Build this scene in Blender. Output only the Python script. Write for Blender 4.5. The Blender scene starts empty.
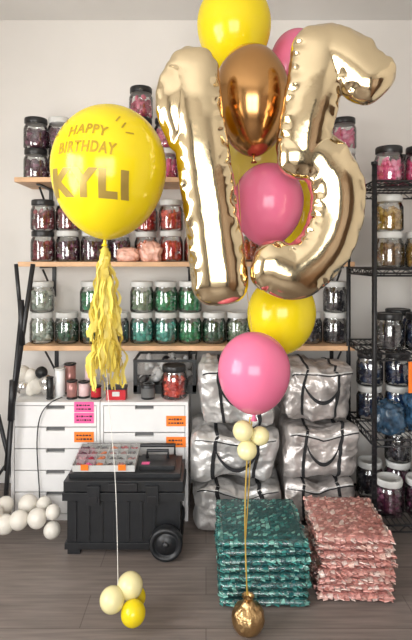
import bpy, math, random
from mathutils import Vector, Matrix, noise
random.seed(7)
bpy.context.scene.view_settings.view_transform='Standard'
F=500.0; CX=206.0; HY=260.0; CH=1.4
def P(px,py,d): return Vector(((px-CX)*d/F, d, CH+(HY-py)*d/F))
def X(px,d): return (px-CX)*d/F
col=bpy.context.scene.collection
# ------------------------------------------------------------ materials
def mat(name,c,rough=0.5,metal=0.0,var=0.0,scale=20,bump=0.0,bscale=60,island=None,transl=0.0,spec=0.5,coat=0.0):
    m=bpy.data.materials.new(name); m.use_nodes=True; nt=m.node_tree; N=nt.nodes; L=nt.links
    b=N['Principled BSDF']; b.inputs['Roughness'].default_value=rough; b.inputs['Metallic'].default_value=metal
    b.inputs['Specular IOR Level'].default_value=spec; b.inputs['Coat Weight'].default_value=coat
    b.inputs['Base Color'].default_value=(*c,1)
    tc=N.new('ShaderNodeTexCoord')
    src=None
    if island:
        g=N.new('ShaderNodeNewGeometry'); r=N.new('ShaderNodeValToRGB'); r.color_ramp.interpolation='CONSTANT'
        els=r.color_ramp.elements
        while len(els)<len(island): els.new(0.5)
        for i,cc in enumerate(island): els[i].position=i/len(island); els[i].color=(*cc,1)
        L.new(g.outputs['Random Per Island'],r.inputs[0]); L.new(r.outputs[0],b.inputs['Base Color'])
    elif var>0:
        n=N.new('ShaderNodeTexNoise'); n.inputs['Scale'].default_value=scale; n.inputs['Detail'].default_value=4
        L.new(tc.outputs['Object'],n.inputs['Vector'])
        r=N.new('ShaderNodeValToRGB'); e=r.color_ramp.elements
        e[0].position=.3; e[1].position=.7
        e[0].color=(*[max(0,x*(1-var)) for x in c],1); e[1].color=(*[min(1,x*(1+var)) for x in c],1)
        L.new(n.outputs['Fac'],r.inputs[0]); L.new(r.outputs[0],b.inputs['Base Color'])
    if bump>0:
        n2=N.new('ShaderNodeTexNoise'); n2.inputs['Scale'].default_value=bscale; n2.inputs['Detail'].default_value=3
        L.new(tc.outputs['Object'],n2.inputs['Vector'])
        bp=N.new('ShaderNodeBump'); bp.inputs['Strength'].default_value=bump; bp.inputs['Distance'].default_value=0.01
        L.new(n2.outputs['Fac'],bp.inputs['Height']); L.new(bp.outputs[0],b.inputs['Normal'])
    if transl>0:
        t=N.new('ShaderNodeBsdfTranslucent'); t.inputs[0].default_value=(*c,1)
        mx=N.new('ShaderNodeMixShader'); mx.inputs[0].default_value=transl
        L.new(b.outputs[0],mx.inputs[1]); L.new(t.outputs[0],mx.inputs[2]); L.new(mx.outputs[0],N['Material Output'].inputs[0])
    return m
def clearmat(name,tint=(0.93,0.95,0.95),fac=0.12,rough=0.08,blend=.25):
    m=bpy.data.materials.new(name); m.use_nodes=True; nt=m.node_tree; N=nt.nodes; L=nt.links
    N.remove(N['Principled BSDF'])
    t=N.new('ShaderNodeBsdfTransparent'); t.inputs[0].default_value=(*tint,1)
    g=N.new('ShaderNodeBsdfGlossy'); g.inputs['Roughness'].default_value=rough; g.inputs[0].default_value=(1,1,1,1)
    lw=N.new('ShaderNodeLayerWeight'); lw.inputs[0].default_value=blend
    ma=N.new('ShaderNodeMath'); ma.operation='ADD'; ma.inputs[1].default_value=fac; ma.use_clamp=True
    mx=N.new('ShaderNodeMixShader')
    L.new(lw.outputs['Fresnel'],ma.inputs[0]); L.new(ma.outputs[0],mx.inputs[0])
    L.new(t.outputs[0],mx.inputs[1]); L.new(g.outputs[0],mx.inputs[2]); L.new(mx.outputs[0],N['Material Output'].inputs[0])
    return m
M={}
M['wall']=mat('wall_paint',(0.75,0.72,0.685),0.85,var=.02,scale=3,bump=.05,bscale=150)
M['ceil']=mat('ceiling_paint',(0.78,0.77,0.75),0.9,var=.02,scale=3)
M['trim']=mat('trim_paint',(0.72,0.71,0.69),0.5,var=.02,scale=5)
M['wood']=mat('shelf_wood',(0.66,0.40,0.22),0.5,var=.2,scale=8,bump=.1)
M['darkwood']=mat('dark_walnut',(0.12,0.06,0.03),0.5,var=.3,scale=6)
M['black']=mat('black_metal',(0.012,0.012,0.014),0.4,var=.2)
M['blackpl']=mat('black_plastic',(0.012,0.013,0.015),0.38,var=.2,bump=.1,bscale=300)
M['blackcloth']=mat('black_webbing',(0.015,0.015,0.017),0.8,var=.3)
M['white']=mat('white_laminate',(0.80,0.79,0.78),0.4,var=.015)
M['gap']=mat('drawer_gap',(0.12,0.12,0.12),0.8,var=.1)
M['silver']=mat('silver_tarp',(0.60,0.585,0.57),0.34,metal=.5,var=.18,scale=10,bump=.7,bscale=22)
M['silver2']=mat('silver_tarp_clear',(0.50,0.46,0.44),0.3,metal=.4,var=.45,scale=9,bump=.8,bscale=20)
M['goldfoil']=mat('champagne_foil',(0.76,0.62,0.40),0.12,metal=1,var=.04,scale=5,bump=.10,bscale=14)
M['chromegold']=mat('chrome_gold_latex',(0.52,0.28,0.11),0.18,metal=1,var=.05,scale=6)
M['goldweight']=mat('gold_foil_weight',(0.55,0.36,0.17),0.3,metal=1,var=.1,bump=.5,bscale=60)
M['ygl']=mat('yellow_latex',(0.84,0.66,0.012),0.18,var=.03,scale=3,transl=.15)
M['yel2']=mat('yellow_latex_pale',(0.85,0.7,0.15),0.2,var=.04,scale=3,transl=.15)
M['pnk']=mat('pink_latex',(0.78,0.18,0.32),0.2,var=.03,scale=3,transl=.15)
M['whl']=mat('white_latex',(0.82,0.78,0.70),0.25,var=.03,scale=4,transl=.1)
M['pearl']=mat('pale_yellow_latex',(0.86,0.78,0.42),0.2,var=.03,transl=.15)
M['txtg']=mat('gold_vinyl',(0.42,0.26,0.01),0.4,metal=.2,var=.1)
M['txtd']=mat('gold_name_vinyl',(0.34,0.23,0.05),0.35,metal=.3,var=.1)
M['tassel']=mat('yellow_crepe',(0.82,0.66,0.12),0.7,transl=.25,island=[(0.80,0.66,0.12),(0.70,0.57,0.10),(0.86,0.74,0.22),(0.76,0.63,0.15)])
M['string']=mat('white_string',(0.8,0.78,0.72),0.5,var=.05)
M['gribbon']=mat('gold_ribbon',(0.66,0.46,0.10),0.35,metal=.5,var=.1)
M['teal']=mat('teal_foil',(0.02,0.2,0.2),0.3,island=[(0.04,0.25,0.23),(0.02,0.14,0.15),(0.08,0.38,0.34),(0.03,0.20,0.19),(0.25,0.58,0.50)],coat=.5)
M['tealslab']=mat('teal_pack',(0.015,0.10,0.10),0.4,var=.4,scale=60)
M['pinkc']=mat('pink_paper',(0.8,0.4,0.35),0.4,island=[(0.88,0.48,0.42),(0.74,0.34,0.29),(0.92,0.63,0.54),(0.84,0.43,0.38),(0.95,0.78,0.70)],coat=.5)
M['pinkslab']=mat('pink_pack',(0.55,0.25,0.22),0.5,var=.4,scale=60)
M['orange']=mat('orange_label',(0.95,0.22,0.02),0.5,var=.03)
M['hotpink']=mat('hot_pink_label',(0.95,0.12,0.35),0.5,var=.03)
M['ink']=mat('marker_ink',(0.03,0.02,0.03),0.6,var=.1)
M['clear']=clearmat('clear_plastic')
M['wrap']=clearmat('clear_wrap',(0.97,0.97,0.97),.06,.22)
M['lid']=clearmat('organizer_lid',(0.95,0.95,0.95),.04,.12,.08)
M['bagclear']=clearmat('poly_bag',(0.8,0.82,0.84),0.3,0.2)
M['lidw']=mat('lid_white',(0.62,0.62,0.6),0.35,var=.05)
M['lidb']=mat('lid_black',(0.015,0.015,0.016),0.35,var=.2)
M['chrome']=mat('chrome_balls',(0.7,0.68,0.66),0.2,metal=.8,var=.05)
# floor
def floormat():
    m=bpy.data.materials.new('floor_planks'); m.use_nodes=True; nt=m.node_tree; N=nt.nodes; L=nt.links; b=N['Principled BSDF']
    tc=N.new('ShaderNodeTexCoord')
    br=N.new('ShaderNodeTexBrick'); br.offset=.37; br.inputs['Scale'].default_value=1
    br.inputs['Brick Width'].default_value=1.3; br.inputs['Row Height'].default_value=.19; br.inputs['Mortar Size'].default_value=.002
    br.inputs['Color1'].default_value=(0.19,0.156,0.138,1); br.inputs['Color2'].default_value=(0.22,0.185,0.165,1); br.inputs['Mortar'].default_value=(0.12,0.095,0.084,1)
    L.new(tc.outputs['Object'],br.inputs['Vector'])
    mp=N.new('ShaderNodeMapping'); mp.inputs['Scale'].default_value=(2,30,1); L.new(tc.outputs['Object'],mp.inputs[0])
    n=N.new('ShaderNodeTexNoise'); n.inputs['Scale'].default_value=2; n.inputs['Detail'].default_value=6; L.new(mp.outputs[0],n.inputs['Vector'])
    r=N.new('ShaderNodeValToRGB'); r.color_ramp.elements[0].position=.3; r.color_ramp.elements[1].position=.72
    r.color_ramp.elements[0].color=(.7,.7,.7,1); r.color_ramp.elements[1].color=(1.15,1.15,1.15,1); L.new(n.outputs['Fac'],r.inputs[0])
    mx=N.new('ShaderNodeMixRGB'); mx.blend_type='MULTIPLY'; mx.inputs[0].default_value=1
    L.new(br.outputs['Color'],mx.inputs[1]); L.new(r.outputs[0],mx.inputs[2]); L.new(mx.outputs[0],b.inputs['Base Color'])
    b.inputs['Roughness'].default_value=.45
    return m
M['floor']=floormat()
# ------------------------------------------------------------ mesh builder
class MB:
    def __init__(s): s.v=[];s.f=[];s.m=[];s.mats=[];s.sm=[]
    def mi(s,k):
        if k not in s.mats: s.mats.append(k)
        return s.mats.index(k)
    def add(s,vs,fs,k,T=None,smooth=True):
        o=len(s.v); i=s.mi(k)
        s.v+=[tuple(T@Vector(v)) if T is not None else tuple(v) for v in vs]
        for f in fs: s.f.append([o+a for a in f]); s.m.append(i); s.sm.append(smooth)
    def box(s,c,sz,k,T=None):
        x,y,z=c;a,b,h=[q/2 for q in sz]
        vs=[(x-a,y-b,z-h),(x+a,y-b,z-h),(x+a,y+b,z-h),(x-a,y+b,z-h),(x-a,y-b,z+h),(x+a,y-b,z+h),(x+a,y+b,z+h),(x-a,y+b,z+h)]
        s.add(vs,[(0,3,2,1),(4,5,6,7),(0,1,5,4),(1,2,6,5),(2,3,7,6),(3,0,4,7)],k,T,False)
    def bb(s,x0,x1,y0,y1,z0,z1,k): s.box(((x0+x1)/2,(y0+y1)/2,(z0+z1)/2),(x1-x0,y1-y0,z1-z0),k)
    def lathe(s,prof,k,T=None,n=32,smooth=True,rad=None):
        vs=[];fs=[]
        for j,(r,z) in enumerate(prof):
            for i in range(n):
                a=2*math.pi*i/n; rr=r*(rad(i,j) if rad else 1)
                vs.append((rr*math.cos(a),rr*math.sin(a),z))
        for j in range(len(prof)-1):
            for i in range(n):
                i2=(i+1)%n; fs.append((j*n+i,j*n+i2,(j+1)*n+i2,(j+1)*n+i))
        s.add(vs,fs,k,T,smooth)
    def tube(s,pts,r,k,n=8):
        pts=[Vector(p) for p in pts]; vs=[];fs=[]
        for j,p in enumerate(pts):
            t=(pts[min(j+1,len(pts)-1)]-pts[max(j-1,0)]).normalized()
            u=t.cross(Vector((0,1,0))) 
            if u.length<.1: u=t.cross(Vector((1,0,0)))
            u.normalize(); w=t.cross(u)
            for i in range(n):
                a=2*math.pi*i/n; vs.append(p+u*r*math.cos(a)+w*r*math.sin(a))
        for j in range(len(pts)-1):
            for i in range(n):
                i2=(i+1)%n; fs.append((j*n+i,j*n+i2,(j+1)*n+i2,(j+1)*n+i))
        fs.append(tuple(range(n))[::-1]); fs.append(tuple((len(pts)-1)*n+i for i in range(n)))
        s.add(vs,fs,k)
    def obj(s,name,loc=(0,0,0),rot=None,bevel=0,parent=None,link=True):
        me=bpy.data.meshes.new(name); me.from_pydata(s.v,[],s.f)
        for k in s.mats: me.materials.append(M[k])
        me.polygons.foreach_set('material_index',s.m); me.polygons.foreach_set('use_smooth',s.sm); me.update()
        o=bpy.data.objects.new(name,me); col.objects.link(o); o.location=loc
        if rot: o.rotation_euler=rot
        if bevel:
            b=o.modifiers.new('bevel','BEVEL'); b.width=bevel; b.segments=2; b.limit_method='ANGLE'
        if parent: o.parent=parent
        return o
def TR(x,y,z,rx=0,ry=0,rz=0,s=(1,1,1)):
    from mathutils import Euler
    return Matrix.Translation((x,y,z))@Euler((rx,ry,rz)).to_matrix().to_4x4()@Matrix.Diagonal((*s,1))
import bmesh
def ico(sub):
    bm=bmesh.new(); bmesh.ops.create_icosphere(bm,subdivisions=sub,radius=1); v=[tuple(q.co) for q in bm.verts]; f=[tuple(q.index for q in p.verts) for p in bm.faces]; bm.free(); return v,f
I1=ico(1); I2=ico(2)
# ------------------------------------------------------------ room
WY=3.15; LX=-2.0; RX=1.95; FY=-1.6; CZ=2.91
b=MB(); b.bb(LX-.1,RX+.1,FY-.1,WY+.1,-.1,0,'floor'); b.obj('floor')
b=MB(); b.bb(LX-.1,RX+.1,FY-.1,WY+.1,CZ,CZ+.1,'ceil'); b.obj('ceiling')
b=MB(); b.bb(LX,RX,WY,WY+.1,0,CZ,'wall'); b.obj('wall_back')
b=MB(); b.bb(RX,RX+.1,FY,WY,0,CZ,'wall'); b.obj('wall_right')
b=MB(); a0,a1,z0,z1=-.4,1.4,.7,2.3
b.bb(LX-.1,LX,FY,a0,0,CZ,'wall'); b.bb(LX-.1,LX,a1,WY,0,CZ,'wall'); b.bb(LX-.1,LX,a0,a1,0,z0,'wall'); b.bb(LX-.1,LX,a0,a1,z1,CZ,'wall'); b.obj('wall_left')
b=MB(); c0,c1=-1.3,1.0
b.bb(LX,c0,FY-.1,FY,0,CZ,'wall'); b.bb(c1,RX,FY-.1,FY,0,CZ,'wall'); b.bb(c0,c1,FY-.1,FY,0,z0,'wall'); b.bb(c0,c1,FY-.1,FY,z1,CZ,'wall'); b.obj('wall_front')
b=MB()
for x in (c0+.03,(c0+c1)/2,c1-.03): b.bb(x-.03,x+.03,FY-.07,FY-.02,z0,z1,'trim')
for z in (z0+.03,(z0+z1)/2,z1-.03): b.bb(c0,c1,FY-.07,FY-.02,z-.025,z+.025,'trim')
b.obj('window_1')
b=MB()
for y in (a0+.03,(a0+a1)/2,a1-.03): b.bb(LX-.07,LX-.02,y-.03,y+.03,z0,z1,'trim')
for z in (z0+.03,(z0+z1)/2,z1-.03): b.bb(LX-.07,LX-.02,a0,a1,z-.025,z+.025,'trim')
b.obj('window_2')
b=MB(); b.bb(LX,RX,WY-.015,WY,0,.1,'trim'); b.obj('baseboard_back',bevel=.004)
b=MB(); b.bb(LX,LX+.015,FY,WY-.015,0,.1,'trim'); b.obj('baseboard_left',bevel=.004)
b=MB(); b.bb(RX-.015,RX,FY,WY-.015,0,.1,'trim'); b.obj('baseboard_right',bevel=.004)
b=MB(); b.bb(RX-.55,RX-.02,-1.3,.5,0,2.2,'darkwood')  # unseen cupboard added behind camera to give the foil dark reflections
for y in (-1.29,-.69,-.09): b.bb(RX-.57,RX-.55,y,y+.58,.06,2.17,'darkwood'); b.bb(RX-.59,RX-.57,y+.5,y+.52,1,1.25,'black')
b.obj('added_wardrobe')
M['added_curt']=mat('added_dark_curtain',(0.06,0.055,0.05),0.9,var=.2)  # dark drapes out of view, added for contrast in the foil reflections
for (q0,q1) in ((-1.65,-1.25),(.95,1.3)):
    b=MB(); vs=[];fs=[]; n=60
    for i in range(n+1):
        x=q0+(q1-q0)*i/n; y=FY+.07+.03*math.sin(i*.9); vs+=[(x,y,.03),(x,y,2.5)]
    for i in range(n): fs.append((2*i,2*i+2,2*i+3,2*i+1))
    b.add(vs,fs,'added_curt'); b.obj('added_curtain')
b=MB(); b.tube([(-1.75,FY+.07,2.52),(1.38,FY+.07,2.52)],.012,'black'); b.obj('added_curtain_rod')  # carries the added drapes, also out of view
# ------------------------------------------------------------ wall shelves
SHZ=[1.873,1.39,0.91]; SX0=X(14,2.85); SX1=X(355,2.85)
for i,z in enumerate(SHZ):
    b=MB(); x0=SX0+(0,.02,.035)[i]
    b.bb(x0,SX1,2.85,WY,z-.028,z,'wood')
    for bx in (x0+.12,-.1,SX1-.06):
        b.bb(bx-.012,bx+.012,2.9,WY,z-.038,z-.028,'black')
        b.bb(bx-.012,bx+.012,WY-.012,WY,z-.22,z-.03,'black')
        T=TR(bx,3.02,z-.12,rx=math.radians(-38)); b.box((0,0,0),(.012,.24,.008),'black',T)
    b.obj('wall_shelf',bevel=.003)
# ------------------------------------------------------------ jars
JC={'plum':[(0.10,0.015,0.05),(0.06,0.01,0.03),(0.22,0.05,0.12)],
'maroon':[(0.22,0.015,0.03),(0.14,0.01,0.02),(0.36,0.05,0.07)],
'rose':[(0.55,0.05,0.13),(0.38,0.03,0.08),(0.7,0.13,0.22)],
'red':[(0.65,0.05,0.03),(0.5,0.03,0.02),(0.8,0.10,0.05)],
'orange':[(0.8,0.15,0.05),(0.7,0.1,0.04),(0.85,0.25,0.1)],
'pink':[(0.9,0.14,0.34),(0.8,0.09,0.26),(0.95,0.30,0.5)],
'pale':[(0.5,0.55,0.47),(0.3,0.36,0.3),(0.68,0.7,0.62)],
'dkgreen':[(0.02,0.10,0.05),(0.01,0.06,0.03),(0.05,0.18,0.10)],
'green':[(0.02,0.28,0.11),(0.02,0.20,0.07),(0.05,0.40,0.18)],
'teal':[(0.07,0.42,0.34),(0.04,0.3,0.24),(0.16,0.58,0.46)],
'sage':[(0.25,0.33,0.22),(0.15,0.24,0.13),(0.36,0.42,0.3)],
'dark':[(0.02,0.02,0.03),(0.05,0.04,0.05),(0.01,0.01,0.015)],
'grey':[(0.14,0.13,0.14),(0.09,0.08,0.09),(0.26,0.24,0.24)],
'brown':[(0.22,0.12,0.05),(0.15,0.08,0.03),(0.35,0.2,0.08)],
'mustard':[(0.5,0.3,0.06),(0.4,0.22,0.04),(0.6,0.4,0.12)],
'blue':[(0.02,0.10,0.32),(0.01,0.06,0.2),(0.05,0.18,0.5)],
'navy':[(0.01,0.02,0.08),(0.01,0.015,0.05),(0.03,0.06,0.14)]}
for k,v in JC.items(): M['c_'+k]=mat('balloons_'+k,v[0],.4,island=v)
JR=.071; JH=.182; jc={}
def jarmesh(c,lid):
    key=(c,lid)
    if key in jc: return jc[key]
    b=MB()
    b.lathe([(0,.001),(.06,.001),(JR-.002,.006),(JR,.014),(JR,.118),(JR-.004,.13),(.061,.142),(.061,.152)],'clear',n=28)
    b.lathe([(.0,.1485),(.064,.1485),(.066,.151),(.066,.176),(.063,.181),(.056,.182),(.054,.179),(0,.179)],lid,n=48,rad=lambda i,j:(1 if i%2 else .975) if j in(2,3) else 1)
    for q in range(62):
        a=random.random()*6.283; r=.046*math.sqrt(random.random()) if q%3==0 else .046
        z=.018+.1*random.random(); s=random.uniform(.011,.017)
        T=TR(r*math.cos(a),r*math.sin(a),z,random.random()*3,random.random()*3,random.random()*3,(s,s*.7,s*1.35))
        b.add(I1[0],I1[1],'c_'+c,T)
    b.lathe([(0,.012),(.036,.012),(.038,.1),(0,.105)],'c_'+c,n=12)
    o=b.obj('storage_jar'); jc[key]=o.data; bpy.data.objects.remove(o); return jc[key]
def jar(x,y,z,c,lid='lidb'):
    o=bpy.data.objects.new('storage_jar',jarmesh(c,lid)); col.objects.link(o); o.location=(x,y,z); o.rotation_euler=(0,0,random.random()*6.28)
def stack(px,d,z,cs,lid='lidb'):
    x=X(px,d)
    for i,c in enumerate(cs):
        l=lid
        if ':' in c: c,l=c.split(':')
        jar(x,d,z+.0005+i*(JH+.0005),c,l)
D=2.97
for px,cs in [(36,['plum','plum']),(60,['maroon','plum:lidw']),(141,['rose','maroon','rose']),(166,['pink:lidw','rose']),(192,['rose']),(218,['pink','rose']),(244,['pink']),(270,['pink']),(344,['pink:lidw','pink'])]: stack(px,D,SHZ[0],cs)
for px,cs in [(43,['maroon','maroon']),(68,['plum','maroon']),(93,['plum','grey']),(171,['red','red']),(196,['red']),(221,['orange','red']),(246,['orange']),(271,['orange']),(296,['orange']),(321,['brown'])]: stack(px,D,SHZ[1],cs,'lidb' if px<60 else 'lidw')
for px,cs in [(119,['plum']),(146,['orange','red'])]: stack(px,3.072,SHZ[1],cs,'lidw')
for px,cs in [(42,['pale','pale']),(67,['dkgreen']),(92,['dkgreen','green']),(117,['dark']),(142,['teal','sage']),(166,['teal','green']),(190,['green','green']),(214,['dkgreen']),(238,['sage']),(262,['sage']),(286,['grey']),(310,['dark']),(335,['dark','dark'])]: stack(px,D,SHZ[2],cs,'lidw')
# ------------------------------------------------------------ wire shelving
UX0=.815; UX1=1.75; UY0=2.42; UY1=2.86; UZ=[1.787,1.36,.95,.533,.12]
b=MB()
for x in (UX0,UX1):
    for y in (UY0,UY1):
        b.tube([(x,y,0),(x,y,1.86)],.0125,'black',12)
        for q in range(60): b.tube([(x,y,.04+q*.03),(x,y,.043+q*.03)],.0138,'black',12)
        b.tube([(x,y,1.86),(x,y,1.875)],.016,'black',12)
for z in UZ:
    for dz in (0,-.032):
        for y in (UY0,UY1): b.tube([(UX0,y,z+dz-.004),(UX1,y,z+dz-.004)],.005,'black',6)
        for x in (UX0,UX1): b.tube([(x,UY0,z+dz-.004),(x,UY1,z+dz-.004)],.005,'black',6)
    n=24
    for y in (UY0,UY1):
        pts=[(UX0+(UX1-UX0)*i/n,y,z-.004-(.032 if i%2 else 0)) for i in range(n+1)]; b.tube(pts,.003,'black',5)
    for x in (UX0,UX1):
        pts=[(x,UY0+(UY1-UY0)*i/12,z-.004-(.032 if i%2 else 0)) for i in range(13)]; b.tube(pts,.003,'black',5)
    for i in range(1,36):
        x=UX0+(UX1-UX0)*i/36; b.tube([(x,UY0,z-.003),(x,UY1,z-.003)],.0022,'black',5)
    for y in (UY0+.14,UY0+.3): b.tube([(UX0,y,z-.009),(UX1,y,z-.009)],.0035,'black',5)
b.obj('wire_shelving_unit')
rows=[(0,[['pink'],['pink'],['rose'],['pink'],['rose']],'lidb',[[],['rose'],['pink'],['pink'],['rose']]),
(1,[['brown','mustard'],['mustard'],['brown','mustard'],['brown'],['mustard']],'lidw',[[],['brown'],['mustard'],['brown','brown'],['brown']]),
(2,[['dark'],['navy'],['blue','dark'],['dark'],['navy']],'lidb',[[],['navy'],['dark'],['dark'],['navy']]),
(4,[['plum'],['plum'],['dark'],['maroon'],['dark']],'lidw',[['dark'],['plum','dark'],['dark'],['dark'],['plum']])]
for li,fr,lid,bk in rows:
    for i,cs in enumerate(fr):
        for h,c in enumerate(cs): jar(.925+i*.155,2.53,UZ[li]+.0012+h*(JH+.0005),c,lid)
    for i,cs in enumerate(bk):
        for h,c in enumerate(cs): jar(.90+i*.155,2.75,UZ[li]+.0012+h*(JH+.0005),c,lid)
for i,c in enumerate(['navy','blue','navy','dark','blue']):
    jar(.90+i*.155,2.75,UZ[3]+.0012,c,'lidw'); 
    if i<2: jar(.90+i*.155,2.75,UZ[3]+.0012+JH+.0005,'navy')
def lump(name,c,sz,k,seed=0,amp=.25,fr=3,sub=None,flat=True,parent=None):
    v,f=ico(4); b=MB(); vs=[]
    for q in v:
        q=Vector(q); n=noise.fractal(q*fr+Vector((seed,seed*2,0)),.8,2,4)
        ridge=abs(noise.noise(q*fr*2+Vector((seed,0,5))))
        e=Vector([math.copysign(abs(a)**.75,a) for a in q])
        p=e*(1+amp*n-amp*.5*ridge)
        if flat: p.z=max(p.z,-.8)
        vs.append((p.x*sz[0],p.y*sz[1],p.z*sz[2]))
    b.add(vs,f,k)
    zmin=min(q[2] for q in vs)
    return b.obj(name,loc=(c[0],c[1],c[2]-zmin))
M['bluebag']=mat('blue_poly',(0.05,0.13,0.24),0.2,var=.8,scale=30,bump=.6,bscale=40,coat=.6)
M['peach']=mat('peach_poly',(0.85,0.42,0.32),0.3,var=.35,scale=25,bump=.6,bscale=40,coat=.4)
M['coral']=mat('dark_navy_poly',(0.03,0.07,0.12),0.25,var=.7,scale=30,bump=.6,bscale=40,coat=.5)
lump('bag_of_blue_balloons',(.925,2.53,UZ[3]+.001),(.075,.08,.085),'coral',3)
lump('bag_of_blue_balloons',(1.09,2.53,UZ[3]+.001),(.075,.08,.12),'bluebag',5)
lump('bag_of_blue_balloons',(1.36,2.53,UZ[3]+.001),(.10,.08,.11),'bluebag',8)
lump('bag_of_peach_balloons',(X(128,2.92),2.905,SHZ[1]+.001),(.065,.036,.045),'peach',2)
lump('bag_of_peach_balloons',(X(151,2.90),2.90,SHZ[1]+.001),(.062,.034,.065),'peach',6)
lump('clear_poly_bag',(.81,3.04,SHZ[1]+.001),(.045,.06,.15),'bagclear',4,amp=.35)
b=MB(); b.box((0,0,0),(.12,.004,.15),'orange'); b.obj('orange_sign',loc=(1.035,2.408,.835))
# ------------------------------------------------------------ drawer units
CF=2.68; CT=.639
def drawers(x0,x1,ndr,labels,name='drawer_unit'):
    b=MB()
    b.bb(x0,x1,CF,WY-.02,CT-.018,CT,'white'); b.bb(x0,x0+.016,CF,WY-.02,.0,CT-.018,'white'); b.bb(x1-.016,x1,CF,WY-.02,0,CT-.018,'white')
    b.bb(x0+.016,x1-.016,CF+.03,WY-.03,.03,CT-.018,'gap')
    h=(CT-.018-.04)/ndr
    for i in range(ndr):
        zt=CT-.022-i*h; zb=zt-h+.006; m=(x0+x1)/2
        b.bb(x0+.019,x1-.019,CF+.002,CF+.02,zb,zt-.018,'white')
        b.bb(x0+.019,m-.05,CF+.002,CF+.02,zt-.018,zt,'white'); b.bb(m+.05,x1-.019,CF+.002,CF+.02,zt-.018,zt,'white')
        b.bb(m-.05,m+.05,CF+.018,CF+.022,zt-.02,zt,'gap')  # dark plate in the handle cutout, shade put into its colour
    b.bb(x0+.016,x1-.016,CF+.01,CF+.02,0,.035,'white')
    o=b.obj(name)
    for (px,py,k) in labels:
        q=MB(); c=P(px,py,CF); q.box((0,0,0),(.105,.0015,.055),k)
        for r in (-.011,.009):
            x=-.04
            while x<.035:
                w=random.uniform(.006,.016); q.box((x+w/2,-.001,r),(w,.0008,random.uniform(.006,.011)),'ink'); x+=w+.004
        l=q.obj('label',loc=(c.x,CF-.0005,c.z),parent=o)
    return o
drawers(X(11,CF),X(100,CF)-.002,5,[(84,407,'hotpink'),(84,418,'hotpink'),(84,437,'orange')])
drawers(X(100,CF)+.002,X(190,CF)-.01,4,[(176,421,'orange'),(176,442,'orange')])
# ------------------------------------------------------------ things on drawer units
def spool(px,d,z,r,h,k,k2):
    b=MB(); b.lathe([(0,0),(r,0),(r,.006),(r*.7,.008),(r*.72,h-.008),(r,h-.006),(r,h),(r*.3,h),(r*.3,h-.01),(0,h-.01)],k,n=24)
    b.lathe([(r*.72,.01),(r*.93,.012),(r*.93,h-.012),(r*.72,h-.01)],k2,n=24)
    b.obj('ribbon_spool',loc=(X(px,d),d,z+.0005))
M['rosegold']=mat('rose_gold',(0.45,0.22,0.2),.3,metal=.4,var=.1)
M['redpl']=mat('red_plastic',(0.50,0.02,0.03),.3,var=.1)
M['palepink']=mat('pale_pink',(0.75,0.55,0.55),.4,var=.1)
for px,d,r,h,k,k2 in [(60,2.78,.030,.16,'lidw','white'),(72,2.75,.03,.1,'lidb','rosegold'),(84,2.77,.032,.09,'lidb','palepink'),(96,2.75,.03,.07,'lidb','redpl'),(70,2.86,.035,.17,'lidb','rosegold'),(90,2.87,.03,.16,'white','palepink')]:
    spool(px,d,CT,r,h,k,k2)
spool(50,2.74,CT,.02,.12,'lidb','lidb')
b=MB(); b.bb(-.052,.052,-.035,.035,0,.055,'redpl'); b.bb(-.054,.054,-.037,.037,.055,.068,'lidb'); b.bb(-.02,.02,-.037,-.035,.02,.045,'lidw'); b.obj('red_box',loc=(X(117,2.75),2.75,CT+.0005),bevel=.003)
b=MB()
x0,x1,y0,y1=X(133,2.82),X(196,2.82),2.84,3.1
b.bb(x0,x1,y0,y1,CT+.001,CT+.01,'blackpl'); h=.18
for (p0,p1,q0,q1) in [(x0,x1,y0,y0+.006),(x0,x1,y1-.006,y1),(x0,x0+.006,y0+.006,y1-.006),(x1-.006,x1,y0+.006,y1-.006)]:
    b.bb(p0,p1,q0,q1,CT+.01,CT+h,'lid')
    b.bb(p0-.002,p1+.002,q0-.002,q1+.002,CT+h,CT+h+.014,'blackpl'); b.bb(p0-.001,p1+.001,q0-.001,q1+.001,CT+.01,CT+.05,'blackpl')
b.bb(x0-.001,x0+.02,y0-.001,y0+.02,CT+.01,CT+h,'blackpl'); b.bb(x1-.02,x1+.001,y0-.001,y0+.02,CT+.01,CT+h,'blackpl')
for q in range(44):
    T=TR(random.uniform(x0+.04,x1-.04),random.uniform(y0+.04,y1-.04),CT+.04+random.random()*.13,random.random(),random.random()*3,random.random()*3,(.034,.02,.022)); b.add(I2[0],I2[1],random.choice(['lidw','blackpl','lidw','white','white']),T)
b.obj('supply_bin')
jar(X(174,2.765),2.765,CT+.0005,'red','lidb')
b=MB(); b.lathe([(0,0),(.034,0),(.038,.003),(.038,.075),(.035,.08),(.02,.08),(.016,.07),(0,.07)],'blackpl',n=24); b.lathe([(.0382,.012),(.0384,.06)],'gap',n=24); b.obj('black_speaker',loc=(X(148,2.75),2.75,CT+.0005))
def ball_prof(r): return [(r*math.sin(t)*(1 if t<1.57 else (math.sin(t)**.12 if math.sin(t)>0 else 0)), -r*math.cos(math.pi-t)*(1 if t<1.57 else 1.12)) for t in [math.pi*i/20 for i in range(21)]]
def cluster(name,lst,kf,T0=(0,0,0)):
    b=MB()
    for (x,y,z,r,k) in lst:
        T=TR(x,y,z,random.uniform(-.8,.8),random.uniform(-.8,.8),0)
        b.lathe([(rr,zz) for rr,zz in ball_prof(r)],k,T,n=24)
    return b.obj(name)
L_=[]
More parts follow.
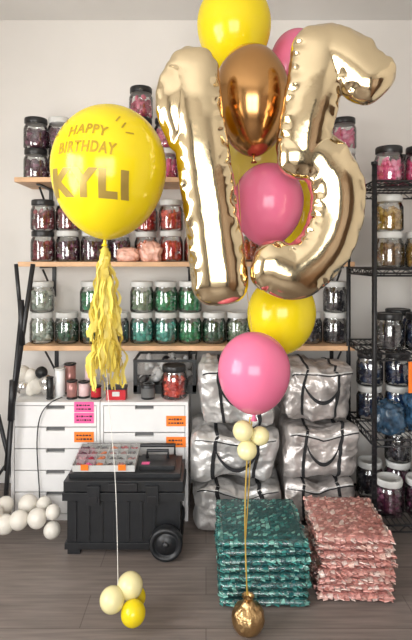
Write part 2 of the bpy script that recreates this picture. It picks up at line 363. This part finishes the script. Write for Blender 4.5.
for px,py,r,k in [(5,505,8,'whl'),(4,524,9,'whl'),(19,520,9,'whl'),(28,504,9,'whl'),(37,518,9,'whl'),(44,504,7,'whl'),(53,512,7,'whl'),(52,530,8,'whl'),(-8,515,10,'whl')]:
    d=2.56 if py<508 else 2.45; rr=r*d/F*1.05; z=max(P(px,py,d).z,rr*1.13); L_.append((X(px,d),d,z,rr,k))
cluster('white_balloon_garland',L_,None)
L_=[]
for px,py,r,k in [(17,377,8,'whl'),(25,379,7,'whl'),(18,390,8,'chrome'),(31,389,8,'whl'),(26,395,7,'whl'),(40,385,7,'chrome'),(42,393,7,'chrome'),(36,376,6,'blackpl')]:
    d=2.8; rr=r*d/F; L_.append((X(px,d)+.03,d,max(P(px,py,d).z+.02,CT+rr*1.13),rr,k))
cluster('silver_balloon_cluster',L_,None)
# ------------------------------------------------------------ light stands
def tripod(x,y,h,lean=0):
    b=MB(); b.tube([(x,y,.12),(x,y,.8)],.018,'black'); b.tube([(x,y,.8),(x,y,h)],.014,'black'); b.tube([(x,y,.76),(x,y,.82)],.028,'black'); b.tube([(x,y,.5),(x,y,.55)],.028,'black'); b.tube([(x,y,h-.02),(x,y,h+.03)],.018,'black')
    for a in (.3,2.4,4.5):
        a+=lean; cx,cy=math.cos(a),math.sin(a)
        b.tube([(x+cx*.02,y+cy*.02,.53),(x+cx*.13,y+cy*.13,.01)],.012,'black'); b.tube([(x,y,.16),(x+cx*.08,y+cy*.08,.27)],.008,'black')
    b.obj('light_stand')
tripod(-1.185,2.80,1.55,.2)
b=MB()
SD=2.63
def rod(a,c,r=.009): b.tube([a,c],r,'black')
rod(P(33,264,SD),P(12,410,SD),.013); rod(P(16,264,SD),P(21,318,SD),.011); rod(P(21,318,SD),P(6,470,SD),.013); rod(P(21,300,SD),P(22,345,SD),.017); rod(P(12,410,SD),(P(4,400,SD).x,SD,.005),.013); b.tube([P(13,380,SD),P(11,420,SD)],.019,'black')
b.obj('folded_backdrop_stand')
# ------------------------------------------------------------ power cord
def bez(name,pts,r,k,parent=None):
    cu=bpy.data.curves.new(name,'CURVE'); cu.dimensions='3D'; cu.bevel_depth=r; cu.bevel_resolution=2
    s=cu.splines.new('NURBS'); s.points.add(len(pts)-1)
    for i,p in enumerate(pts): s.points[i].co=(*p,1)
    s.use_endpoint_u=True; s.order_u=4; cu.materials.append(M[k]); o=bpy.data.objects.new(name,cu); col.objects.link(o)
    if parent: o.parent=parent
    return o
bez('power_cord',[(X(62,2.75),2.75,CT+.006),(X(56,2.69),2.69,CT+.012),P(46,405,2.664),P(38,418,2.668),P(36,450,2.668),P(40,490,2.668),(X(40,2.66),2.66,.006),(X(48,2.64),2.62,.005)],.003,'blackpl')
# ------------------------------------------------------------ tool box
tx0,tx1=X(62,2.36),X(184,2.36); ty0,ty1=2.36,2.63
b=MB()
W=tx1-tx0
b.bb(tx0+.02,tx1-.02,ty0+.015,ty1,.035,.27,'blackpl')
b.bb(tx0,tx1,ty0,ty1+.005,.262,.30,'blackpl')
b.bb(tx0+.005,tx1-.005,ty0+.005,ty1,.304,.352,'blackpl')
b.bb(tx0+.02,tx1-.02,ty0+.045,ty1,.352,.372,'blackpl')
b.bb(tx0+.01,tx1-.01,ty0+.005,ty1,.03,.06,'blackpl')
for i in range(7):
    x=tx0+.06+i*(W-.2)/6; b.bb(x-.006,x+.006,ty0+.008,ty0+.02,.07,.255,'blackpl')
for x in (tx0+.15,tx1-.15): b.bb(x-.03,x+.03,ty0-.012,ty0+.004,.245,.335,'blackpl'); b.bb(x-.02,x+.02,ty0-.016,ty0-.010,.26,.29,'black')
b.bb(tx0+.22,tx1-.22,ty0-.008,ty0+.004,.31,.345,'black')
b.bb(tx0+.35,tx1-.05,ty0+.09,ty1-.03,.372,.39,'blackpl')
hx0,hx1=tx0+.38,tx1-.09
b.tube([(hx0,ty0+.2,.39),(hx0,ty0+.2,.425),(hx1,ty0+.2,.425),(hx1,ty0+.2,.39)],.009,'blackpl')
b.tube([(tx0+.06,ty1-.01,.30),(tx0+.06,ty1-.01,.43),(tx1-.06,ty1-.01,.43),(tx1-.06,ty1-.01,.30)],.011,'black')
b.bb(tx0+.36,tx0+.40,ty0+.11,ty0+.14,.390,.392,'hotpink')
b.bb(tx0+.02,tx0+.08,ty0+.02,ty0+.12,0,.035,'blackpl')
tb=b.obj('rolling_tool_box',bevel=.004)
b=MB(); ow,od=.30,.20
b.bb(-ow/2,ow/2,-od/2,od/2,0,.006,'lidw')
nx_,ny_=6,4
for i in range(nx_+1):
    x=-ow/2+ow*i/nx_; b.bb(x-.0015,x+.0015,-od/2,od/2,.006,.034,'lidw')
for i in range(ny_+1):
    y=-od/2+od*i/ny_; b.bb(-ow/2,ow/2,y-.0015,y+.0015,.006,.034,'lidw')
b.bb(-ow/2-.004,ow/2+.004,-od/2-.004,od/2+.004,.035,.037,'lid')
for s_ in (-1,1): b.bb(s_*.09-.018,s_*.09+.018,-od/2-.009,-od/2-.003,.012,.04,'orange')
for i in range(nx_):
    for j in range(ny_):
        k=random.choice(['gap','redpl','palepink','rosegold','hotpink','blackpl','orange','gap'])
        for q in range(6):
            T=TR(-ow/2+ow*(i+.5)/nx_+random.uniform(-.012,.012),-od/2+od*(j+.5)/ny_+random.uniform(-.011,.011),.018+random.random()*.009,0,random.random(),random.random()*3,(.012,.009,.007)); b.add(I1[0],I1[1],k,T)
o_=b.obj('organizer_tray',loc=(tx0+.185,ty0+.155,.392),rot=(math.radians(9),0,0),parent=tb)
def wheel(x,y,name):
    q=MB(); r=.078
    T=TR(x,y,r,ry=math.radians(0),rx=math.radians(90))
    q.lathe([(0,-.022),(r*.55,-.022),(r*.6,-.012),(r*.72,-.014),(r*.76,-.025),(r*.95,-.025),(r,-.015),(r,.015),(r*.95,.025),(r*.76,.025),(r*.72,.014),(r*.6,.012),(r*.55,.022),(0,.022)],'blackpl',T,n=40)
    q.lathe([(0,-.03),(.012,-.03),(.016,-.022)],'blackpl',T,n=16)
    q.lathe([(0,.03),(.012,.03),(.016,.022)],'blackpl',T,n=16)
    q.obj(name,parent=tb)
wheel(X(166,2.33),2.335,'wheel_1')
wheel(X(166,2.33),2.60,'wheel_2')
# ------------------------------------------------------------ silver storage bags
def sbag(cx,y0,z0,w,dp,h,k,seed,top=0.0):
    sx,sy,sz=w/2,dp/2,h/2; cy=y0+sy
    def sf(a,b_,c,off=0):
        v=Vector((a,b_,c)) 
        n=(abs(a)**7+abs(b_)**7+abs(c)**7)**(1/7); v=v/n
        p=Vector((v.x*sx,v.y*sy,v.z*sz))
        q=Vector((cx,cy,z0))*3+p*5+Vector((seed,0,seed))
        cr=noise.fractal(q,.8,2.1,3)*.026-abs(noise.noise(q*1.6+Vector((3,3,3))))*.032-abs(noise.noise(q*4.3))*.009
        nv=Vector((v.x/sx,v.y/sy,v.z/sz)).normalized()
        p+=nv*(cr+off)
        tt=(v.z+1)/2
        p.x*=1-top*tt*tt + .03*math.sin(seed+p.z*14); p.y*=1-top*.5*tt*tt
        p.x+=.015*math.sin(seed*1.7+p.z*9)
        p.z+= -.02*tt*(1-abs(v.x))*(1+math.sin(seed+v.x*3))
        p.x=max(-sx,min(sx,p.x)); p.y=max(-sy-.01,min(sy,p.y))
        p.z=max(-sz,p.z)
        return (p.x+cx,p.y+cy,p.z+z0+sz)
    b=MB(); n=56
    for ax in range(3):
        for sg in (-1,1):
            vs=[];fs=[]
            for i in range(n+1):
                for j in range(n+1):
                    u=-1+2*i/n; w_=-1+2*j/n; t=[0,0,0]; t[ax]=sg; t[(ax+1)%3]=u; t[(ax+2)%3]=w_; vs.append(sf(*t))
            for i in range(n):
                for j in range(n):
                    q=(i*(n+1)+j,(i+1)*(n+1)+j,(i+1)*(n+1)+j+1,i*(n+1)+j+1); fs.append(q if sg>0 else q[::-1])
            b.add(vs,fs,k)
    def strip(u0,v0,u1,v1,wd,kk,face='f',n=32,off=.005):
        vs=[];fs=[]
        du,dv=u1-u0,v1-v0; l=math.hypot(du,dv); nu,nv=-dv/l*wd,du/l*wd
        for i in range(n+1):
            t=i/n
            for s_ in (-1,0,1):
                u=u0+du*t+nu*s_; v=v0+dv*t+nv*s_
                vs.append(sf(u,-1,v,off) if face=='f' else sf(u,v,1,off))
        for i in range(n):
            for j in range(2): fs.append((i*3+j,i*3+j+1,(i+1)*3+j+1,(i+1)*3+j))
        b.add(vs,fs,kk)
    e=.08*math.sin(seed)
    strip(-.5+e,-.98,-.45,.98,.042,'blackcloth'); strip(.5,-.98,.45+e,.98,.042,'blackcloth')
    strip(-.45,-.98,-.45,.98,.042,'blackcloth','t'); strip(.45+e,-.98,.45,.98,.042,'blackcloth','t')
    strip(-.97,.70,.97,.72,.025,'blackcloth'); strip(-.97,.77,.97,.79,.02,'lidw')
    p0=Vector(sf(-.48+e,-1,.35,.005)); p1=Vector(sf(.48,-1,.35,.005))
    pts=[p0.lerp(p1,t)+Vector((0,-.008-.012*math.sin(t*math.pi),-.09*math.sin(t*math.pi)**.7)) for t in [i/18 for i in range(19)]]
    vs=[];fs=[]
    for p in pts: vs+=[p+Vector((0,0,.010)),p-Vector((0,0,.010))]
    for i in range(18): fs.append((2*i,2*i+1,2*i+3,2*i+2))
    b.add(vs,fs,'blackcloth')
    b.obj('silver_storage_bag')
sbag(.155,2.55,.002,.47,.40,.255,'silver',1); sbag(.15,2.54,.262,.46,.40,.26,'silver',7); sbag(.165,2.56,.525,.42,.38,.345,'silver',13,.15)
sbag(.60,2.58,.002,.38,.40,.26,'silver2',21); sbag(.60,2.57,.267,.395,.40,.28,'silver2',33); sbag(.595,2.58,.552,.38,.38,.31,'silver2',44,.10)
# ------------------------------------------------------------ package stacks
def pstack(name,cx,cy,w,dp,layers,lh,rz,k,ks,cs):
    b=MB()
    for l in range(layers):
        ox,oy=random.uniform(-.007,.007),random.uniform(-.009,.009); r=random.uniform(-.03,.03)
        TL=TR(ox,oy,l*lh,rz=r)
        b.box((0,0,lh/2),(w-.03,dp-.03,lh*.86),ks,TL)
        nx=int(w/cs); ny=int(dp/cs)
        for i in range(nx+1):
            for j in range(ny+1):
                x=-w/2+w*i/nx; y=-dp/2+dp*j/ny
                edge=i in(0,nx) or j in(0,ny)
                if l<layers-1 and not (i in(0,1,nx-1,nx) or j in(0,1,ny-1,ny)): continue
                reps=2 if edge else 1
                for q in range(reps):
                    zz=(lh*.88 if (not edge) else lh*(.3+.42*q)) + random.uniform(-.003,.003)
                    zz=max(zz,.016)
                    jx,jy=random.uniform(-.004,.004),random.uniform(-.004,.004)
                    a=.25 if not edge else .5
                    T=TL@TR(x*.965+jx,y*.965+jy,zz,random.uniform(-a,a),random.uniform(-a,a),random.uniform(-.25,.25))
                    s=cs*random.uniform(.75,1.05); c=.002
                    vs=[(-s/2,-s/2,c),(s/2,-s/2,-c),(s/2,s/2,c),(-s/2,s/2,-c),(0,0,.003),(-s/2,-s/2,c-.003),(s/2,-s/2,-c-.003),(s/2,s/2,c-.003),(-s/2,s/2,-c-.003)]
                    b.add(vs,[(0,1,4),(1,2,4),(2,3,4),(3,0,4),(5,8,7,6),(0,5,6,1),(1,6,7,2),(2,7,8,3),(3,8,5,0)],k,T,False)
        n=26; vs=[];fs=[]
        N4=4*n
        def per(t):
            t=t%4; s_=int(t); f_=t-s_
            c=[(-1,-1),(1,-1),(1,1),(-1,1)]; a=c[s_]; d=c[(s_+1)%4]; return a[0]+(d[0]-a[0])*f_,a[1]+(d[1]-a[1])*f_
        for (sc_,zz) in [(.93,.06),(1.0,.25),(1.03,.5),(1.0,.82),(.93,1.0)]:
            for i in range(N4):
                px_,py_=per(i/n); wv=noise.noise(Vector((px_*9,py_*9,l*3+zz*5)))
                vs.append((px_*w/2*sc_*(1+.02*wv),py_*dp/2*sc_*(1+.02*wv),max(.002,lh*zz+.005*wv*(1 if zz>.1 else 0))))
        for j in range(4):
            for i in range(N4): i2=(i+1)%N4; fs.append((j*N4+i,j*N4+i2,(j+1)*N4+i2,(j+1)*N4+i))
        b.add(vs,fs,'wrap',TL)
        if l==layers-1:
            vs=[];fs=[]; g=40
            for i in range(g+1):
                for j in range(g+1):
                    u=-1+2*i/g; v_=-1+2*j/g; vs.append((u*w/2*.93,v_*dp/2*.93,lh+.004+.006*noise.fractal(Vector((u*6,v_*6,cx)),.7,2,3)))
            for i in range(g):
                for j in range(g): fs.append((i*(g+1)+j,(i+1)*(g+1)+j,(i+1)*(g+1)+j+1,i*(g+1)+j+1))
            b.add(vs,fs,'lid',TL)
    b.obj(name,loc=(cx,cy,0),rot=(0,0,rz))
pstack('teal_tinsel_package_stack',.235,2.185,.355,.36,8,.034,math.radians(1),'teal','tealslab',.020)
pstack('pink_paper_package_stack',.622,2.22,.30,.36,8,.034,math.radians(-1),'pinkc','pinkslab',.022)
# ------------------------------------------------------------ balloons
def lbal(name,px,py,d,rw,rh,k,tilt=(0,0),knot=True):
    R=rw*d/F; H=rh*d/F; c=P(px,py,d); b=MB(); prof=[]
    for i in range(41):
        t=math.pi*i/40
        if t<=math.pi/2: r=R*math.sin(t); z=.92*H*math.cos(t)
        else: r=R*(math.sin(t)**1.12 if math.sin(t)>1e-6 else 0); z=1.08*H*math.cos(t)
        z+=.08*H; prof.append((max(r,.004 if i==40 else 0),z))
    b.lathe(prof[::-1],k,n=56)
    if knot: b.lathe([(.004,-H+.002),(.007,-H-.006),(.006,-H-.010),(.013,-H-.024),(.011,-H-.024),(.003,-H-.012)][::-1],k,n=16)
    return b.obj(name,loc=c,rot=(tilt[0],tilt[1],0)),c,R,H
ob,c,R,H=lbal('yellow_birthday_balloon',109,173,1.9,57,67,'ygl',(0,.06))
def wraptext(body,cx_,cz,h,k,width=None,arc=0,name='lettering',shear=0,bold=.0,sp=1.05,ital=0):
    cu=bpy.data.curves.new('t','FONT'); cu.body=body; cu.align_x='CENTER'; cu.size=1; cu.offset=bold; cu.resolution_u=3; cu.space_character=sp; cu.shear=ital
    t=bpy.data.objects.new('t',cu); col.objects.link(t); bpy.context.view_layer.update()
    me=bpy.data.meshes.new_from_object(t.evaluated_get(bpy.context.evaluated_depsgraph_get())); bpy.data.objects.remove(t)
    bm=bmesh.new(); bm.from_mesh(me)
    xs=[v.co.x for v in bm.verts]; ys=[v.co.y for v in bm.verts]
    w0,w1,h0,h1=min(xs),max(xs),min(ys),max(ys)
    sc=h/(h1-h0); sw=(width/(w1-w0)) if width else sc
    for v in bm.verts: v.co=Vector(((v.co.x-(w0+w1)/2)*sw,(v.co.y-(h0+h1)/2)*sc,0))
    xs=max(v.co.x for v in bm.verts); q=-xs
    while q<xs:
        q+=.012; bmesh.ops.bisect_plane(bm,geom=bm.verts[:]+bm.edges[:]+bm.faces[:],plane_co=(q,0,0),plane_no=(1,0,0))
    q=-h/2
    while q<h/2:
        q+=.012; bmesh.ops.bisect_plane(bm,geom=bm.verts[:]+bm.edges[:]+bm.faces[:],plane_co=(0,q,0),plane_no=(0,1,0))
    bmesh.ops.triangulate(bm,faces=bm.faces[:])
    for v in bm.verts:
        x=v.co.x; z=v.co.y+cz-arc*x*x+shear*x; x+=cx_
        zz=z-.08*H
        if zz>=0: s=math.sqrt(max(0,1-(zz/(.92*H))**2)); r=R*s
        else: s=math.sqrt(max(0,1-(zz/(1.08*H))**2)); r=R*s**1.12
        r+=.0015
        x=max(-r*.97,min(r*.97,x)); v.co=Vector((x,-math.sqrt(r*r-x*x),z))
    for f in bm.faces: f.smooth=True
    bm.normal_update(); bm.to_mesh(me); bm.free(); me.materials.clear(); me.materials.append(M[k])
    o=bpy.data.objects.new(name,me); col.objects.link(o); o.parent=ob; return o
s=1.9/F
wraptext('HAPPY',-11*s,31*s,10*s,'txtg',width=38*s,arc=2.5,name='lettering_happy',bold=.035,sp=1.15,ital=.15)
wraptext('BIRTHDAY',-11*s,14*s,11*s,'txtg',width=56*s,arc=.5,name='lettering_birthday',bold=.035,sp=1.12,ital=.15)
wraptext('KYLI',-9*s,-18*s,26*s,'txtd',width=74*s,name='lettering_name',bold=.055,sp=1.22)
for ch,xx,zz in [('/',20,37),('/',14,43),('\\',-42,35),('\\',-37,42),('-',26,30),('-',-46,28)]: wraptext(ch,xx*s-.0,zz*s,(6 if ch!='-' else 1.6)*s,'txtg',width=(4 if ch!='-' else 7)*s,name='lettering_ray',bold=.04)
# tassel tail
b=MB()
top=P(105,246,1.9); zend=P(0,388,1.9).z
for q in range(150):
    t=random.random()**.9; z0=top.z-.01-t*.36; ln=random.uniform(.13,.24)
    if z0-ln<zend: ln=z0-zend+random.uniform(-.012,.012)
    a=random.random()*6.283; w=random.uniform(.012,.020); sp=random.uniform(.012,.03)*(1.0+1.35*t); x0=top.x+.004*t
    vs=[];fs=[]; n=12; ph=random.random()*6; tw=random.uniform(-2,2)
    for i in range(n+1):
        u=i/n; rr=.008+.006*t+sp*math.sin(min(1,u*1.6)*1.57)*.95+.006*math.sin(ph+u*9)
        cx_=x0+rr*math.cos(a+.2*u)+.004*math.sin(ph*2+u*14); cy_=1.9+rr*math.sin(a+.2*u)*.8; cz=z0+.012*math.sin(u*3.14)-ln*u
        dx=math.cos(a+1.57+tw*u)*w/2; dy=math.sin(a+1.57+tw*u)*w/2
        vs+=[(cx_-dx,cy_-dy,cz),(cx_+dx,cy_+dy,cz)]
    for i in range(n): fs.append((2*i,2*i+1,2*i+3,2*i+2))
    b.add(vs,fs,'tassel')
b.lathe([(.004,0),(.014,-.01),(.016,-.025),(.01,-.04)],'tassel',TR(top.x,1.9,top.z),n=14)
b.obj('yellow_tassel_tail')
bez('balloon_string',[P(107,241,1.9),P(105,300,1.9),P(106,390,1.9),P(113,440,1.9),P(117,500,1.9),P(118,585,1.9)],.0014,'string')
def minis(name,lst):
    b=MB()
    for px,py,d,r,k,ti in lst:
        rr=r*d/F; c=P(px,py,d); c.z=max(c.z,rr+.002)
        T=Matrix.Translation(c)@Matrix.Rotation(ti,4,'Y'); n=24
        b.lathe([(rr*math.sin(math.pi*i/24)*(1 if i<12 else max(math.sin(math.pi*i/24),0)**.2),rr*math.cos(math.pi*i/24)) for i in range(25)][::-1],k,T,n=28)
    return b.obj(name)
minis('mini_balloon_weight',[(112,600,1.87,12.5,'pearl',.5),(130,586,1.92,13,'pearl',-.4),(133,613,1.86,12.5,'ygl',2.4),(136,597,1.97,10,'ygl',-1)])
lbal('pink_balloon',254,373,1.86,36,41,'pnk')
minis('mini_balloon_collar',[(243,431,1.86,10.5,'pearl',.6),(260,436,1.87,9.5,'pearl',-.6),(247,450,1.85,10,'pearl',3.1)])
lbal('yellow_balloon',281,316,2.12,34,40,'ygl',(0,.15))
lbal('pink_balloon',268,205,2.07,35,42,'pnk',(0,.05))
lbal('chrome_gold_balloon',252,101,2.02,38,56,'chromegold',(0,-.03))
lbal('yellow_balloon',234,28,2.25,37,44,'ygl',(0,0))
lbal('pink_balloon',297,66,2.35,27,36,'pnk',(0,0))
lbal('yellow_balloon',257,158,2.46,40,48,'yel2',(0,0))
lbal('yellow_balloon',303,218,2.40,24,38,'ygl',(0,0))
# foil numbers
def catmull(pts,per=14):
    out=[]; n=len(pts)
    for i in range(n-1):
        p0=pts[max(i-1,0)];p1=pts[i];p2=pts[i+1];p3=pts[min(i+2,n-1)]
        for q in range(per):
            t=q/per; out.append([.5*((2*b_)+(-a+c)*t+(2*a-5*b_+4*c-d_)*t*t+(-a+3*b_-3*c+d_)*t**3) for a,b_,c,d_ in zip(p0,p1,p2,p3)])
    out.append(list(pts[-1])); return out
def foil(name,paths,kd=.66):
    b=MB(); K=64
    for path in paths:
        sm=catmull([list(p) for p in path])
        S=[]
        for px,py,d,r in sm: c=P(px,py,d); S.append((c,r*d/F,1.0))
        t0=(S[1][0]-S[0][0]).normalized(); t1=(S[-1][0]-S[-2][0]).normalized()
        c0,r0,_=S[0]; c1,r1,_=S[-1]; pre=[];post=[]
        for i in range(1,15):
            a=math.pi/2*i/14; e=math.sin(a)*.85; k=math.cos(a)**.7 if i<14 else 0.02
            pre.append((c0-t0*r0*e,r0*k,1)); post.append((c1+t1*r1*e,r1*k,1))
        S=pre[::-1]+S+post
        vs=[];fs=[]; L=0
        n=len(S)
        for j,(c,r,_) in enumerate(S):
            pa=S[max(j-2,0)][0]; pb=S[min(j+2,n-1)][0]; t=(pb-pa); t.y=0; t.normalize(); nn=Vector((-t.z,0,t.x))
            if j: L+=(c-S[j-1][0]).length
            for i in range(K):
                a=2*math.pi*i/K; ca,sa=math.cos(a),math.sin(a)
                edge=math.exp(-((1-abs(ca))/.22)**2)
                wv=noise.noise(Vector((L*36,ca*.8,sa*1.5)))
                wv2=noise.noise(Vector((L*14+9,ca*1.2,3+sa)))
                pr=1+edge*wv*.12+wv2*.012
                dep=math.copysign(abs(sa)**.85,sa)*r*kd*pr*(1+edge*wv*.6)
                p=c+nn*(ca*r*(1+edge*wv*.03))+Vector((0,1,0))*dep
                vs.append(p)
        for j in range(n-1):
            for i in range(K):
                i2=(i+1)%K; fs.append((j*K+i,j*K+i2,(j+1)*K+i2,(j+1)*K+i))
        fs.append(tuple(range(K))[::-1]); fs.append(tuple((n-1)*K+i for i in range(K)))
        b.add(vs,fs,'goldfoil')
    o=b.obj(name)
    bm=bmesh.new(); bm.from_mesh(o.data); bmesh.ops.recalc_face_normals(bm,faces=bm.faces[:]); bm.to_mesh(o.data); bm.free()
    m=o.modifiers.new('fuse','REMESH'); m.mode='VOXEL'; m.voxel_size=.0042; m.use_smooth_shade=True
    s_=o.modifiers.new('relax','SMOOTH'); s_.factor=.5; s_.iterations=9
    return o
foil('number_one_foil_balloon',[[(193,71,1.83,26),(197,110,1.83,26),(205,170,1.84,27.5),(213,225,1.85,28),(220,281,1.86,29)],[(192,66,1.835,20),(180,86,1.83,22),(177,110,1.83,21),(184,138,1.835,17)]])
foil('number_five_foil_balloon',[[(325,50,1.835,27),(346,58,1.825,27),(367,78,1.82,28)],[(319,52,1.835,28),(314,88,1.84,28),(307,120,1.845,27),(302,148,1.85,26)],[(298,154,1.85,25),(318,157,1.855,26),(335,180,1.86,27),(336,216,1.86,27),(322,250,1.855,27),(296,272,1.85,28),(274,267,1.845,27)]])
# ribbons
bez('gold_ribbon',[P(250,417,1.86),P(246,470,1.86),P(244,520,1.86),P(246,560,1.87),P(247,595,1.88)],.0028,'gribbon')
bez('gold_ribbon',[P(252,417,1.865),P(250,470,1.87),P(247,520,1.865),P(244,560,1.87),P(248,595,1.88)],.0022,'gribbon')
bez('balloon_string',[P(252,331,1.9),P(248,300,1.98),P(240,240,1.97),P(238,165,1.99)],.0014,'gribbon')
v,f=ico(4); b=MB(); vs=[]
for q in v:
    q=Vector(q); nz=noise.noise(q*4)*.05; th=math.atan2(q.y,q.x); up=max(0,q.z)
    p=q*(.062*(1+nz+.05*up*math.sin(th*11))); 
    if q.z>.7: p.x*=.75; p.y*=.75; p.z+=.012*(q.z-.7)/.3
    p.z=max(p.z,-.055); vs.append(p)
b.add(vs,f,'goldweight')
b.lathe([(.012,.060),(.009,.068),(.018,.078),(.024,.082)],'goldweight',n=24,rad=lambda i,j:1+.15*math.sin(i*2.6)*(j>1))
b.obj('gold_balloon_weight',loc=(X(248,1.88),1.88,.0555))
# ------------------------------------------------------------ lights
def area(name,loc,rot,sx,sy,p,c):
    l=bpy.data.lights.new(name,'AREA'); l.shape='RECTANGLE'; l.size=sx; l.size_y=sy; l.energy=p; l.color=c
    o=bpy.data.objects.new(name,l); col.objects.link(o); o.location=loc; o.rotation_euler=rot; return o
area('daylight_front',((c0+c1)/2,FY-.15,1.5),(math.radians(90),0,0),2.3,1.6,115,(1,.975,.93))
area('daylight_left',(LX-.15,.5,1.5),(0,math.radians(-90),0),1.6,1.8,104,(1,.985,.96))
w=bpy.data.worlds.new('World'); bpy.context.scene.world=w; w.use_nodes=True
nt=w.node_tree; bg=nt.nodes['Background']; sk=nt.nodes.new('ShaderNodeTexSky'); sk.sky_type='NISHITA'; sk.sun_disc=False; sk.sun_elevation=.8
nt.links.new(sk.outputs[0],bg.inputs[0]); bg.inputs[1].default_value=.25
# camera
cam=bpy.data.cameras.new('camera'); co=bpy.data.objects.new('camera',cam); col.objects.link(co)
co.location=(0,0,CH); co.rotation_euler=(math.radians(90),0,0)
cam.sensor_fit='VERTICAL'; cam.sensor_height=36; cam.lens=F/640*36; cam.shift_y=-(320-HY)/640; cam.clip_start=.05
bpy.context.scene.camera=co
